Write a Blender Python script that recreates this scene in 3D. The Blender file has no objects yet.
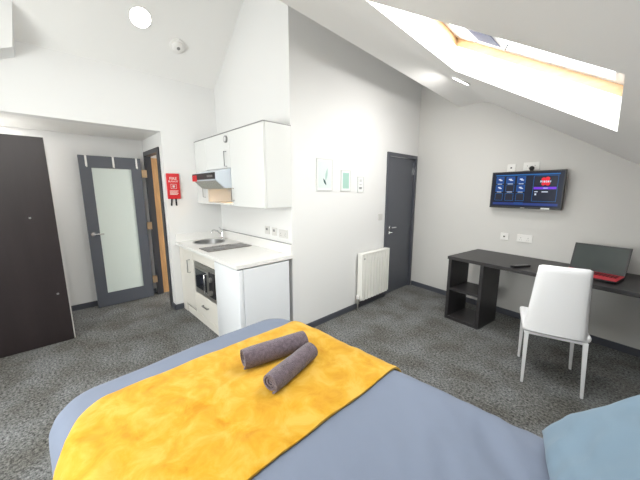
import bpy, bmesh, math, random
from mathutils import Vector, Matrix, noise
random.seed(7)
sc = bpy.context.scene
PI = math.pi
COL = sc.collection

# ---------------------------------------------------------------- camera
cam = bpy.data.cameras.new('camera')
cam.sensor_width = 36.0
cam.lens = 285.0 / 640.0 * 36.0
cam.clip_start = 0.05
cam_o = bpy.data.objects.new('camera', cam)
COL.objects.link(cam_o)
cam_o.location = (0, 0, 1.5)
cam_o.rotation_euler = (PI / 2 - math.atan(49.5 / 285.0), 0, math.radians(46.3))
sc.camera = cam_o

# ---------------------------------------------------------------- light and exposure
world = bpy.data.worlds.new('sky')
sc.world = world
world.use_nodes = True
bg = world.node_tree.nodes['Background']
bg.inputs[0].default_value = (1.0, 0.985, 0.955, 1)
bg.inputs[1].default_value = 13.0
sc.view_settings.view_transform = 'Standard'
sc.view_settings.look = 'None'
sc.view_settings.gamma = 1
sc.view_settings.use_curve_mapping = False
sc.view_settings.exposure = 0.2
LAMP_W = 5.0          # each ceiling downlight


def portal(name, loc, rot, sx, sy):
    l = bpy.data.lights.new(name, 'AREA')
    l.shape = 'RECTANGLE'; l.size = sx; l.size_y = sy
    l.cycles.is_portal = True
    o = bpy.data.objects.new(name, l)
    o.location = loc; o.rotation_euler = rot
    COL.objects.link(o)


SLOPE = 0.63
ZR = lambda x: 2.565 - SLOPE * (x + 1.266)       # the roof slope over the bed and desk
TILT = math.atan(SLOPE)
portal('daylight_portal', (-0.5, 1.70, ZR(-0.5) + 0.26), (0, TILT, 0), 1.15, 1.3)
portal('daylight_portal', (-1.8, -1.83, 1.40), (PI / 2, 0, 0), 1.8, 1.3)  # portal for the added window behind the viewpoint
portal('daylight_portal', (-0.5, -0.95, ZR(-0.5) + 0.26), (0, TILT, 0), 1.15, 1.1)  # portal for the added second roof window


# ---------------------------------------------------------------- materials
def mat(name, col, rough=0.6, metal=0.0, spec=0.5, noise_scale=None, noise_amt=0.0, bump=0.0, bump_scale=None,
        emit=None, emit_s=0.0, trans=0.0, sheen=0.0, coat=0.0, stretch=None):
    m = bpy.data.materials.new(name); m.use_nodes = True
    nt = m.node_tree; b = nt.nodes['Principled BSDF']
    c = (*col, 1)
    b.inputs['Base Color'].default_value = c
    b.inputs['Roughness'].default_value = rough
    b.inputs['Metallic'].default_value = metal
    b.inputs['Specular IOR Level'].default_value = spec
    b.inputs['Transmission Weight'].default_value = trans
    b.inputs['Sheen Weight'].default_value = sheen
    b.inputs['Coat Weight'].default_value = coat
    if emit:
        b.inputs['Emission Color'].default_value = (*emit, 1)
        b.inputs['Emission Strength'].default_value = emit_s
    vec = None
    if noise_scale or bump:
        tc = nt.nodes.new('ShaderNodeTexCoord'); mp = nt.nodes.new('ShaderNodeMapping')
        nt.links.new(tc.outputs['Object'], mp.inputs['Vector'])
        if stretch: mp.inputs['Scale'].default_value = stretch
        vec = mp.outputs['Vector']
    if noise_scale:
        n = nt.nodes.new('ShaderNodeTexNoise'); n.inputs['Scale'].default_value = noise_scale
        n.inputs['Detail'].default_value = 6; n.inputs['Roughness'].default_value = 0.6
        nt.links.new(vec, n.inputs['Vector'])
        r = nt.nodes.new('ShaderNodeValToRGB')
        r.color_ramp.elements[0].position = 0.3; r.color_ramp.elements[1].position = 0.7
        r.color_ramp.elements[0].color = tuple(max(0, v * (1 - noise_amt)) for v in col) + (1,)
        r.color_ramp.elements[1].color = tuple(min(1, v * (1 + noise_amt)) for v in col) + (1,)
        nt.links.new(n.outputs['Fac'], r.inputs['Fac'])
        nt.links.new(r.outputs['Color'], b.inputs['Base Color'])
    if bump:
        n2 = nt.nodes.new('ShaderNodeTexNoise'); n2.inputs['Scale'].default_value = bump_scale or 200
        n2.inputs['Detail'].default_value = 3
        nt.links.new(vec, n2.inputs['Vector'])
        bp = nt.nodes.new('ShaderNodeBump'); bp.inputs['Strength'].default_value = bump
        bp.inputs['Distance'].default_value = 0.01
        nt.links.new(n2.outputs['Fac'], bp.inputs['Height'])
        nt.links.new(bp.outputs['Normal'], b.inputs['Normal'])
    return m


def carpet_material():
    m = bpy.data.materials.new('carpet'); m.use_nodes = True
    nt = m.node_tree; b = nt.nodes['Principled BSDF']
    b.inputs['Roughness'].default_value = 1.0; b.inputs['Specular IOR Level'].default_value = 0.05
    tc = nt.nodes.new('ShaderNodeTexCoord')
    fine = nt.nodes.new('ShaderNodeTexNoise'); fine.inputs['Scale'].default_value = 60; fine.inputs['Detail'].default_value = 5
    fine.inputs['Roughness'].default_value = 0.8
    big = nt.nodes.new('ShaderNodeTexNoise'); big.inputs['Scale'].default_value = 3.5; big.inputs['Detail'].default_value = 5
    for n in (fine, big): nt.links.new(tc.outputs['Object'], n.inputs['Vector'])
    r1 = nt.nodes.new('ShaderNodeValToRGB')
    r1.color_ramp.elements[0].position = 0.36; r1.color_ramp.elements[1].position = 0.66
    r1.color_ramp.elements[0].color = (0.026, 0.028, 0.029, 1); r1.color_ramp.elements[1].color = (0.31, 0.315, 0.315, 1)
    nt.links.new(fine.outputs['Fac'], r1.inputs['Fac'])
    r2 = nt.nodes.new('ShaderNodeValToRGB')
    r2.color_ramp.elements[0].position = 0.35; r2.color_ramp.elements[1].position = 0.65
    r2.color_ramp.elements[0].color = (0.80, 0.765, 0.70, 1); r2.color_ramp.elements[1].color = (1.2, 1.2, 1.2, 1)
    nt.links.new(big.outputs['Fac'], r2.inputs['Fac'])
    mx = nt.nodes.new('ShaderNodeMix'); mx.data_type = 'RGBA'; mx.blend_type = 'MULTIPLY'; mx.inputs[0].default_value = 1
    nt.links.new(r1.outputs['Color'], mx.inputs[6]); nt.links.new(r2.outputs['Color'], mx.inputs[7])
    nt.links.new(mx.outputs[2], b.inputs['Base Color'])
    bp = nt.nodes.new('ShaderNodeBump'); bp.inputs['Strength'].default_value = 0.7; bp.inputs['Distance'].default_value = 0.012
    nt.links.new(fine.outputs['Fac'], bp.inputs['Height']); nt.links.new(bp.outputs['Normal'], b.inputs['Normal'])
    return m


def velvet_material():
    m = bpy.data.materials.new('mustard_velvet'); m.use_nodes = True
    nt = m.node_tree; b = nt.nodes['Principled BSDF']
    b.inputs['Roughness'].default_value = 0.85; b.inputs['Specular IOR Level'].default_value = 0.2
    b.inputs['Sheen Weight'].default_value = 0.35; b.inputs['Sheen Tint'].default_value = (1, 0.85, 0.5, 1)
    tc = nt.nodes.new('ShaderNodeTexCoord')
    n = nt.nodes.new('ShaderNodeTexNoise'); n.inputs['Scale'].default_value = 9.0; n.inputs['Detail'].default_value = 8
    n.inputs['Distortion'].default_value = 0.5; n.inputs['Roughness'].default_value = 0.62
    nt.links.new(tc.outputs['Object'], n.inputs['Vector'])
    r = nt.nodes.new('ShaderNodeValToRGB')
    e = r.color_ramp.elements
    e[0].position = 0.33; e[0].color = (0.47, 0.215, 0.006, 1)
    e[1].position = 0.62; e[1].color = (0.60, 0.355, 0.055, 1)
    k = e.new(0.48); k.color = (0.54, 0.29, 0.016, 1)
    nt.links.new(n.outputs['Fac'], r.inputs['Fac']); nt.links.new(r.outputs['Color'], b.inputs['Base Color'])
    bp = nt.nodes.new('ShaderNodeBump'); bp.inputs['Strength'].default_value = 0.35; bp.inputs['Distance'].default_value = 0.01
    nt.links.new(n.outputs['Fac'], bp.inputs['Height']); nt.links.new(bp.outputs['Normal'], b.inputs['Normal'])
    return m


WHITE = mat('white_wall_paint', (0.80, 0.80, 0.795), 0.75, spec=0.25)
CEIL = mat('white_ceiling_paint', (0.87, 0.865, 0.85), 0.5, spec=0.4)
GREIGE = mat('warm_grey_wall_paint', (0.66, 0.65, 0.63), 0.75, spec=0.25)
CARPET = carpet_material()
GREYP = mat('dark_grey_gloss_paint', (0.075, 0.08, 0.098), 0.35)
GREYD = mat('dark_grey_door_paint', (0.085, 0.092, 0.11), 0.4)
GREYF = mat('darker_frame_paint', (0.04, 0.042, 0.05), 0.4)
GLOSS = mat('gloss_white_laminate', (0.74, 0.75, 0.74), 0.22)
CREAM = mat('cream_white_laminate', (0.78, 0.75, 0.69), 0.35)
TOPW = mat('white_worktop_laminate', (0.84, 0.83, 0.81), 0.25, noise_scale=90, noise_amt=0.03)
APPL = mat('white_appliance_enamel', (0.80, 0.82, 0.85), 0.3)
STEEL = mat('brushed_steel', (0.50, 0.49, 0.47), 0.35, metal=0.9)
DSTEEL = mat('dark_brushed_steel', (0.30, 0.30, 0.30), 0.4, metal=0.8)
CHROME = mat('chrome', (0.75, 0.75, 0.76), 0.18, metal=1.0)
BLACKG = mat('black_glass', (0.012, 0.014, 0.02), 0.08)
HOBG = mat('grey_glass_hob', (0.12, 0.105, 0.095), 0.15)
BLACKP = mat('black_plastic', (0.015, 0.015, 0.017), 0.4)
WENGE = mat('dark_wenge_wood', (0.020, 0.014, 0.015), 0.38, noise_scale=6, noise_amt=0.25, stretch=(1, 1, 0.15))
DESKM = mat('black_brown_laminate', (0.028, 0.026, 0.028), 0.42, noise_scale=12, noise_amt=0.2, stretch=(0.3, 3, 3))
PLASTIC = mat('white_plastic', (0.82, 0.81, 0.79), 0.35)
LEATHER = mat('white_faux_leather', (0.90, 0.90, 0.92), 0.42, bump=0.1, bump_scale=160)
LEGW = mat('white_powder_coat', (0.84, 0.84, 0.86), 0.35)
RAD = mat('radiator_enamel', (0.84, 0.83, 0.79), 0.35)
PINE = mat('varnished_pine', (0.60, 0.38, 0.20), 0.4, noise_scale=8, noise_amt=0.15, stretch=(1, 6, 6))
OAK = mat('oak_veneer', (0.52, 0.30, 0.13), 0.45, noise_scale=9, noise_amt=0.2, stretch=(4, 4, 0.5))
FROST = mat('frosted_glass', (0.62, 0.68, 0.64), 0.45, spec=0.5)
REDC = mat('red_fire_blanket_case', (0.62, 0.012, 0.02), 0.4)
REDL = mat('red_laptop_shell', (0.62, 0.03, 0.05), 0.35)
DUVET = mat('slate_blue_cotton', (0.175, 0.205, 0.275), 0.9, spec=0.15, bump=0.55, bump_scale=5, sheen=0.1)
PILLOW = mat('light_blue_cotton', (0.165, 0.235, 0.305), 0.9, spec=0.15, bump=0.6, bump_scale=5, sheen=0.1)
VELVET = velvet_material()
TOWEL = mat('taupe_terry_towelling', (0.135, 0.105, 0.125), 1.0, spec=0.05, noise_scale=60, noise_amt=0.3, bump=0.7, bump_scale=220, sheen=0.25)
LAMPM = mat('lit_lamp_diffuser', (1, 1, 1), 0.5, emit=(1, 0.99, 0.97), emit_s=12)
WARML = mat('lit_warm_hood_lamp', (1, 0.8, 0.5), 0.5, emit=(1, 0.6, 0.25), emit_s=8)
GREYPL = mat('grey_plastic', (0.25, 0.25, 0.25), 0.5)
FILTER = mat('hood_filter_mesh', (0.36, 0.37, 0.34), 0.5, metal=0.4, noise_scale=120, noise_amt=0.3)
SILVER = mat('silver_hood_paint', (0.62, 0.68, 0.75), 0.35)
GLASS = bpy.data.materials.new('window_glass'); GLASS.use_nodes = True
_nt = GLASS.node_tree; _nt.nodes.remove(_nt.nodes['Principled BSDF'])
_t = _nt.nodes.new('ShaderNodeBsdfTransparent'); _g = _nt.nodes.new('ShaderNodeBsdfGlossy'); _m = _nt.nodes.new('ShaderNodeMixShader')
_t.inputs[0].default_value = (0.93, 0.95, 0.95, 1); _g.inputs['Roughness'].default_value = 0.02
_m.inputs[0].default_value = 0.06
_nt.links.new(_t.outputs[0], _m.inputs[1]); _nt.links.new(_g.outputs[0], _m.inputs[2])
_nt.links.new(_m.outputs[0], _nt.nodes['Material Output'].inputs['Surface'])
BLIND = mat('navy_blind_fabric', (0.09, 0.10, 0.22), 0.5)
SCREENL = mat('laptop_screen_off', (0.055, 0.07, 0.068), 0.16)
PAPER = mat('white_paper', (0.85, 0.87, 0.86), 0.6)
MINT = mat('mint_print', (0.38, 0.60, 0.53), 0.6)
PFRAME = mat('pale_grey_frame', (0.66, 0.67, 0.66), 0.4)
PLATE = mat('off_white_plate_plastic', (0.66, 0.65, 0.63), 0.35)
MINTP = mat('pale_mint_print', (0.70, 0.77, 0.76), 0.6)
MINTM = mat('soft_green_leaf_print', (0.42, 0.60, 0.56), 0.6)
INK = mat('dark_green_ink', (0.03, 0.09, 0.09), 0.6)
INKG = mat('grey_ink', (0.33, 0.34, 0.34), 0.6)
INKL = mat('light_grey_ink', (0.62, 0.63, 0.63), 0.6)
STRAP = mat('black_webbing', (0.015, 0.015, 0.02), 0.7)
BRASS = mat('brass_hinge', (0.55, 0.40, 0.25), 0.35, metal=0.7)
BASEF = mat('grey_bed_fabric', (0.08, 0.08, 0.09), 0.9)
KEYS = mat('dark_red_keys', (0.12, 0.01, 0.015), 0.5)


def em(name, c, s=1.0):
    return mat(name, (0.01, 0.01, 0.01), 0.25, spec=0.2, emit=c, emit_s=s)


SCR = em('screen_dark_blue', (0.004, 0.008, 0.025), 1.0)
TILE = em('screen_tile_blue', (0.008, 0.05, 0.22), 1.0)
TILED = em('screen_tile_dark', (0.012, 0.014, 0.028), 1.0)
LINEB = em('screen_line_blue', (0.01, 0.12, 0.38), 1.0)
SWHITE = em('screen_white', (0.55, 0.62, 0.75), 1.0)
SRED = em('screen_red', (0.75, 0.02, 0.04), 1.0)
SPURP = em('screen_purple', (0.16, 0.03, 0.65), 1.0)
SBAR = em('screen_bar', (0.012, 0.035, 0.20), 1.0)


# ---------------------------------------------------------------- helpers
def new_bm(): return bmesh.new()


def bx(bm, x0, x1, y0, y1, z0, z1, bev=0.0, seg=2, rot=None):
    r = bmesh.ops.create_cube(bm, size=1)
    vs = r['verts']
    bmesh.ops.scale(bm, vec=(x1 - x0, y1 - y0, z1 - z0), verts=vs)
    bmesh.ops.translate(bm, vec=((x0 + x1) / 2, (y0 + y1) / 2, (z0 + z1) / 2), verts=vs)
    if bev:
        es = list({e for v in vs for e in v.link_edges})
        rr = bmesh.ops.bevel(bm, geom=es, offset=bev, segments=seg, affect='EDGES', profile=0.5, clamp_overlap=True)
        vs = list({v for f in rr['faces'] for v in f.verts} | {v for v in vs if v.is_valid})
    if rot is not None:
        bmesh.ops.transform(bm, matrix=rot, verts=vs)
    return vs


def box(*a, **k):
    bm = new_bm(); bx(bm, *a, **k); return bm


def boxes(*lst, bev=0.0):
    bm = new_bm()
    for a in lst: bx(bm, *a, bev=bev)
    return bm


def tube(bm, pts, r, seg=12, cap=True):
    pts = [Vector(p) for p in pts]
    rs = r if isinstance(r, (list, tuple)) else [r] * len(pts)
    rings = []
    up = None
    for i, p in enumerate(pts):
        t = (pts[min(i + 1, len(pts) - 1)] - pts[max(i - 1, 0)]).normalized()
        if up is None:
            up = Vector((0, 0, 1)) if abs(t.z) < 0.9 else Vector((1, 0, 0))
        a = t.cross(up).normalized(); b = a.cross(t).normalized(); up = b
        rings.append([bm.verts.new(p + (a * math.cos(2 * PI * k / seg) + b * math.sin(2 * PI * k / seg)) * rs[i]) for k in range(seg)])
    for i in range(len(rings) - 1):
        for k in range(seg):
            bm.faces.new((rings[i][k], rings[i][(k + 1) % seg], rings[i + 1][(k + 1) % seg], rings[i + 1][k]))
    if cap:
        bm.faces.new(list(reversed(rings[0]))); bm.faces.new(rings[-1])
    return bm


def lathe(bm, prof, seg=32, M=None):
    """prof: (radius, height) pairs from bottom to top, closed at both ends"""
    rings = []
    for r, z in prof:
        vs = [bm.verts.new((r * math.cos(2 * PI * k / seg), r * math.sin(2 * PI * k / seg), z)) for k in range(seg)]
        rings.append(vs)
    for i in range(len(rings) - 1):
        for k in range(seg):
            bm.faces.new((rings[i][k], rings[i][(k + 1) % seg], rings[i + 1][(k + 1) % seg], rings[i + 1][k]))
    bm.faces.new(list(reversed(rings[0]))); bm.faces.new(rings[-1])
    if M is not None:
        bmesh.ops.transform(bm, matrix=M, verts=[v for r in rings for v in r])
    return bm


def prism(bm, pts, off):
    off = Vector(off)
    a = [bm.verts.new(p) for p in pts]; b = [bm.verts.new(Vector(p) + off) for p in pts]
    n = len(pts)
    bm.faces.new(a); bm.faces.new(list(reversed(b)))
    for i in range(n): bm.faces.new((a[i], b[i], b[(i + 1) % n], a[(i + 1) % n]))
    return bm


def root_matrix(o):
    if o is None: return Matrix.Identity(4)
    while o.parent is not None: o = o.parent
    return Matrix.Translation(o.location) @ o.rotation_euler.to_matrix().to_4x4()


def obj(name, bm, m, parent=None, smooth=False, world=False, angle=40):
    bmesh.ops.recalc_face_normals(bm, faces=bm.faces)
    if world and parent is not None:
        bmesh.ops.transform(bm, matrix=root_matrix(parent).inverted(), verts=bm.verts)
    me = bpy.data.meshes.new(name)
    if smooth:
        for f in bm.faces: f.smooth = True
        lim = math.radians(angle)
        for e in bm.edges:
            if len(e.link_faces) == 2 and e.calc_face_angle(0) > lim: e.smooth = False
    bm.to_mesh(me); bm.free()
    me.materials.append(m)
    o = bpy.data.objects.new(name, me); COL.objects.link(o)
    if parent is not None: o.parent = parent
    return o


def thing(name, label, cat, loc=(0, 0, 0), rz=0.0, group=None):
    o = bpy.data.objects.new(name, None); COL.objects.link(o)
    o.empty_display_size = 0.1
    o.location = loc; o.rotation_euler = (0, 0, rz)
    o['label'] = label; o['category'] = cat
    if group: o['group'] = group
    return o


def tag(o, label, cat, group=None):
    o['label'] = label; o['category'] = cat
    if group: o['group'] = group
    return o


def struct(name, bm, m, label=None, cat=None, parent=None, **k):
    o = obj(name, bm, m, parent, **k)
    if parent is None:
        o['kind'] = 'structure'
        if label: o['label'] = label
        if cat: o['category'] = cat
    return o


def struct_root(name, label, cat, loc=(0, 0, 0), rz=0.0):
    o = thing(name, label, cat, loc, rz); o['kind'] = 'structure'; return o


# main planes of the room
XM, XL, YK = -2.2, -3.75, 1.72
XR, YN = 1.42, -1.7
XB = -4.62                     # back of the alcove
GA = math.atan(-0.15)          # the end wall is out of square
G = Vector((-2.2, 4.14, 0))
UH = Vector((math.cos(GA), math.sin(GA), 0)); VH = Vector((-math.sin(GA), math.cos(GA), 0))


def gw(u, v, z=0.0): return G + UH * u + VH * v + Vector((0, 0, z))


def gable_y(x): return 4.14 - 0.15 * (x - XM)


# ================================================================ STRUCTURE
struct('floor', box(-5.0, XR + 0.1, YN - 0.1, 4.4, -0.1, 0.0), CARPET, 'mottled dark grey carpet covering the whole floor', 'carpet')

# left wall with the wide alcove opening
struct('wall_left', boxes((XL - 0.12, XL, YN, 1.05, 2.17, 3.0), (XL - 0.12, XL, 1.05, YK + 0.1, 0, 3.0),
                          (XL - 0.12, XL, YN, -1.58, 0, 2.17)), WHITE, 'white wall with wide alcove opening at left', 'wall')
struct('wall_alcove', boxes((XB - 0.1, XB, -1.68, 1.05, 0, 2.3), (XB - 0.1, XL - 0.12, -1.68, -1.58, 0, 2.3)), WHITE,
       'white back wall of the alcove behind the open glazed door', 'wall')
# alcove side wall that holds the doorway
struct('wall_doorway', boxes((XB, -4.56, 1.05, 1.115, 0, 2.3), (-3.875, XL - 0.12, 1.05, 1.115, 0, 2.3), (-4.56, -3.875, 1.05, 1.115, 2.0, 2.3)),
       WHITE, 'narrow white wall around the inner doorway', 'wall')
struct('ceiling_alcove', box(XB, XL - 0.12, -1.58, 1.05, 2.17, 2.3), CEIL, 'low flat ceiling of the alcove', 'ceiling')
# small lobby seen through the doorway
struct('wall_lobby', boxes((-4.72, -4.62, 1.115, 2.3, 0, 2.3), (-4.62, -3.87, 2.3, 2.4, 0, 2.3), (-4.62, -3.87, 1.115, 2.3, 2.2, 2.3)), WHITE,
       'white lobby wall beyond the inner doorway', 'wall')
# kitchen recess wall
bm = new_bm()
prism(bm, [(XL - 0.12, YK, 0), (XM, YK, 0), (XM, YK, 3.18), (-2.8, YK, 3.60), (XL - 0.12, YK, 2.72)], (0, 0.1, 0))
struct('wall_kitchen', bm, WHITE, 'white wall behind the kitchenette', 'wall')
# long picture wall with a door opening
D0, D1, DZ = 3.345, 4.095, 1.985
struct('wall_side', boxes((XM - 0.12, XM, YK + 0.1, D0, 0, 3.25), (XM - 0.12, XM, D0, D1, DZ, 3.25), (XM - 0.12, XM, D1, 4.3, 0, 3.25)),
       WHITE, 'long white wall with three small pictures', 'wall')
# end wall, out of square
bm = new_bm()
pts = [gw(-0.15, 0, 0), gw(3.75, 0, 0), gw(3.75, 0, 1.0), gw(0.6, 0, 3.05), gw(-0.15, 0, 3.4)]
prism(bm, pts, VH * 0.12)
struct('wall_end', bm, GREIGE, 'warm grey gable wall behind desk and television', 'wall')
struct('wall_right', box(XR, XR + 0.1, YN, 3.7, 0, 1.2), WHITE, 'low knee wall under the roof slope', 'wall')
WX0, WX1, WZ0, WZ1 = -2.7, -0.9, 0.75, 2.05  # opening for the added fill window
bm = new_bm()
prism(bm, [(XL - 0.12, YN, 0), (WX0, YN, 0), (WX0, YN, 3.6), (XL - 0.12, YN, 2.72)], (0, -0.1, 0))
prism(bm, [(WX1, YN, 0), (XR + 0.1, YN, 0), (XR + 0.1, YN, 1.05), (WX1, YN, ZR(WX1) + 0.1)], (0, -0.1, 0))
prism(bm, [(WX0, YN, 0), (WX1, YN, 0), (WX1, YN, WZ0), (WX0, YN, WZ0)], (0, -0.1, 0))
prism(bm, [(WX0, YN, WZ1), (WX1, YN, WZ1), (WX1, YN, ZR(WX1) + 0.1), (WX0, YN, 3.6)], (0, -0.1, 0))
struct('wall_near', bm, WHITE, 'white wall behind the viewpoint', 'wall')

w3 = struct_root('window_3', 'added white framed fill window, unseen in the wall behind the viewpoint', 'window', ((WX0 + WX1) / 2, YN, WZ0))  # unseen window, added so daylight reaches the gable and the slope
obj('frame', boxes((WX0, WX1, YN - 0.08, YN - 0.02, WZ0, WZ0 + 0.05), (WX0, WX1, YN - 0.08, YN - 0.02, WZ1 - 0.05, WZ1), (WX0, WX0 + 0.05, YN - 0.08, YN - 0.02, WZ0, WZ1), (WX1 - 0.05, WX1, YN - 0.08, YN - 0.02, WZ0, WZ1), (-1.825, -1.775, YN - 0.08, YN - 0.02, WZ0, WZ1)), LEGW, w3, world=True)
obj('pane', box(WX0 + 0.04, WX1 - 0.04, YN - 0.055, YN - 0.05, WZ0 + 0.04, WZ1 - 0.04), GLASS, w3, world=True)
# left roof slope
LS = 0.83
ZL = lambda x: 2.76 + LS * (x + 3.755)
bm = new_bm()
prism(bm, [(XL - 0.12, YN - .1, ZL(XL - 0.12)), (-2.80, YN - .1, ZL(-2.80)), (-2.80, YN - .1, ZL(-2.80) + 0.15), (XL - 0.12, YN - .1, ZL(XL - 0.12) + 0.15)], (0, YK + 0.1 - YN + 0.1, 0))
struct('ceiling_left', bm, CEIL, 'steep white sloping ceiling above the kitchenette', 'ceiling')

# right roof slope with a roof window and an added unseen one, the reveals belong to it
HOLE1 = [(-0.884, 1.120), (-0.032, 1.092), (-0.058, 2.216), (-0.985, 2.345)]
HOLE2 = [(-0.95, -1.45), (-0.05, -1.45), (-0.05, -0.45), (-0.95, -0.45)]  # opening of the added roof window, out of view
TH = 0.17


def slope_ceiling():
    bm = new_bm()
    XA, XE = -2.9, XR + 0.1
    def ring(y0, y1, hole):
        outer = [(XA, y0[0]), (XE, y0[1]), (XE, y1[1]), (XA, y1[0])]
        vb = [bm.verts.new((x, y, ZR(x))) for x, y in outer]; hb = [bm.verts.new((x, y, ZR(x))) for x, y in hole]
        vt = [bm.verts.new((x, y, ZR(x) + TH)) for x, y in outer]; ht = [bm.verts.new((x, y, ZR(x) + TH)) for x, y in hole]
        for i in range(4):
            j = (i + 1) % 4
            bm.faces.new((vb[i], vb[j], hb[j], hb[i])); bm.faces.new((vt[j], vt[i], ht[i], ht[j]))
            bm.faces.new((hb[i], hb[j], ht[j], ht[i]))
            bm.faces.new((vb[j], vb[i], vt[i], vt[j]))
    ring((YN - .1, YN - .1), (0.5, 0.5), HOLE2)
    ring((0.5, 0.5), (gable_y(XA) + 0.1, gable_y(XE) + 0.1), HOLE1)
    return bm


struct('ceiling', slope_ceiling(), CEIL, 'white sloping ceiling with a roof window', 'ceiling')
# flat collar under the ridge, its edge runs above the picture wall
bm = new_bm()
def collar(y, dx):
    prof = [(-1.545 + dx, 2.57), (-1.38, 2.572), (-1.30, 2.561), (-1.23, 2.538), (-1.16, 2.499), (-1.16, 2.502), (-1.545 + dx, ZR(-1.545 + dx) + 0.01)]
    return [Vector((x, y(x) if callable(y) else y, z)) for x, z in prof]
a = [bm.verts.new(p) for p in collar(YN, 0.16)]
b = [bm.verts.new(p) for p in collar(lambda x: gable_y(x) + 0.02, -0.055)]
bm.faces.new(a); bm.faces.new(list(reversed(b)))
for i in range(len(a)): bm.faces.new((a[i], b[i], b[(i + 1) % len(a)], a[(i + 1) % len(a)]))
struct('ceiling_collar', bm, CEIL, 'flat white ceiling strip along the fold', 'ceiling', smooth=True, angle=30)

# boxed plaster beam in the top left of the left wall
bm = new_bm()
prism(bm, [(-3.5, -0.044, 2.626), (-3.5, -0.001, 2.99), (-3.5, 0.02, 3.2), (-3.5, -1.68, 3.2), (-3.5, -1.68, 1.9)], (-0.26, 0, 0))
struct('trim_1', bm, WHITE, 'boxed white bulkhead high on the left wall', 'bulkhead')

# skirting boards
SK = 0.068
struct('baseboard_side', box(XM, XM + 0.016, YK - 0.0, D0 - 0.0, 0, SK, bev=0.004), GREYP, 'dark grey skirting board under the picture wall', 'skirting board')
bm = new_bm(); prism(bm, [gw(0.02, -0.016, 0), gw(3.70, -0.016, 0), gw(3.70, 0, 0), gw(0.02, 0, 0)], (0, 0, SK))
struct('baseboard_end', bm, GREYP, 'dark grey skirting board under the gable wall', 'skirting board')
struct('baseboard_left', boxes((XL, XL + 0.016, 1.034, 1.140, 0, SK), (XL - 0.12, XL + 0.016, 1.034, 1.05, 0, SK)), GREYP, 'short dark grey skirting by the kitchen units', 'skirting board')
struct('baseboard_alcove', box(XB, XB + 0.016, -1.57, 1.04, 0, SK), GREYP, 'dark grey skirting at the back of the alcove', 'skirting board')


# ---------------------------------------------------------------- roof windows
def roof_window(n, hole, label):
    cx = sum(p[0] for p in hole) / 4; cy = sum(p[1] for p in hole) / 4
    w = struct_root('window_%d' % n, label, 'window', (cx, cy, ZR(cx) + TH))
    h = [Vector((x, y, 0)) for x, y in hole]
    c = Vector((cx, cy, 0))
    def ringprism(o_off, i_off, z0, z1, name, m):
        bm = new_bm()
        outs = [c + (p - c) * (1 + o_off) for p in h]; ins = [c + (p - c) * (1 - i_off) for p in h]
        V = {}
        for k, (ps, zz) in enumerate(((outs, z0), (ins, z0), (outs, z1), (ins, z1))):
            V[k] = [bm.verts.new((p.x, p.y, ZR(p.x) + zz)) for p in ps]
        for i in range(4):
            j = (i + 1) % 4
            bm.faces.new((V[0][i], V[0][j], V[1][j], V[1][i])); bm.faces.new((V[2][j], V[2][i], V[3][i], V[3][j]))
            bm.faces.new((V[0][j], V[0][i], V[2][i], V[2][j])); bm.faces.new((V[1][i], V[1][j], V[3][j], V[3][i]))
        return obj(name, bm, m, w, world=True)
    ringprism(0.10, 0.0, TH, TH + 0.055, 'frame', PINE)
    s = ringprism(0.02, 0.09, TH + 0.056, TH + 0.10, 'sash', LEGW)
    bm = new_bm()
    ps = [c + (p - c) * 0.93 for p in h]
    prism(bm, [(p.x, p.y, ZR(p.x) + TH + 0.075) for p in ps], (0, 0, 0.006))
    obj('pane', bm, GLASS, w, world=True)
    bm = new_bm()
    ps = [h[0] * .92 + h[1] * .08, h[3] * 0.97 + h[2] * 0.03]
    return w


w1 = roof_window(1, HOLE1, 'roof window with pine frame in the sloping ceiling')
roof_window(2, HOLE2, 'added second roof window for fill daylight, unseen behind the viewpoint')  # out of view, added to bring in more daylight
def sloped(x0, x1, y0, y1, off, th_):
    bm = new_bm(); prism(bm, [(x, y, ZR(x) + off) for x, y in ((x0, y0), (x1, y0), (x1, y1), (x0, y1))], (0, 0, th_)); return bm
obj('vent_flap', sloped(-0.79, -0.60, 1.88, 2.19, 0.212, 0.012), LEGW, w1, world=True)
obj('vent_glass', sloped(-0.765, -0.635, 1.92, 2.155, 0.208, 0.003), BLIND, w1, world=True)['label'] = 'dark blue vent pane'
bm = new_bm(); tube(bm, [(-0.60, 2.14, ZR(-0.60) + 0.205), (-0.575, 2.10, ZR(-0.575) + 0.235)], 0.008)
obj('hinge', bm, CHROME, w1, world=True, smooth=True)


# ---------------------------------------------------------------- doors
def lever(parent, base, side, length, axis_out, name='handle'):
    """round rose and lever; base = point on the door face, axis_out = outward normal, side = lever direction"""
    base = Vector(base); n = Vector(axis_out); s = Vector(side)
    bm = new_bm()
    tube(bm, [base, base + n * 0.012], 0.026, 20)
    tube(bm, [base + n * 0.010, base + n * 0.05], 0.010, 12)
    tube(bm, [base + n * 0.045, base + n * 0.047 + s * length], [0.010, 0.008], 12)
    return obj(name, bm, CHROME, parent, smooth=True, world=True)


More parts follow.
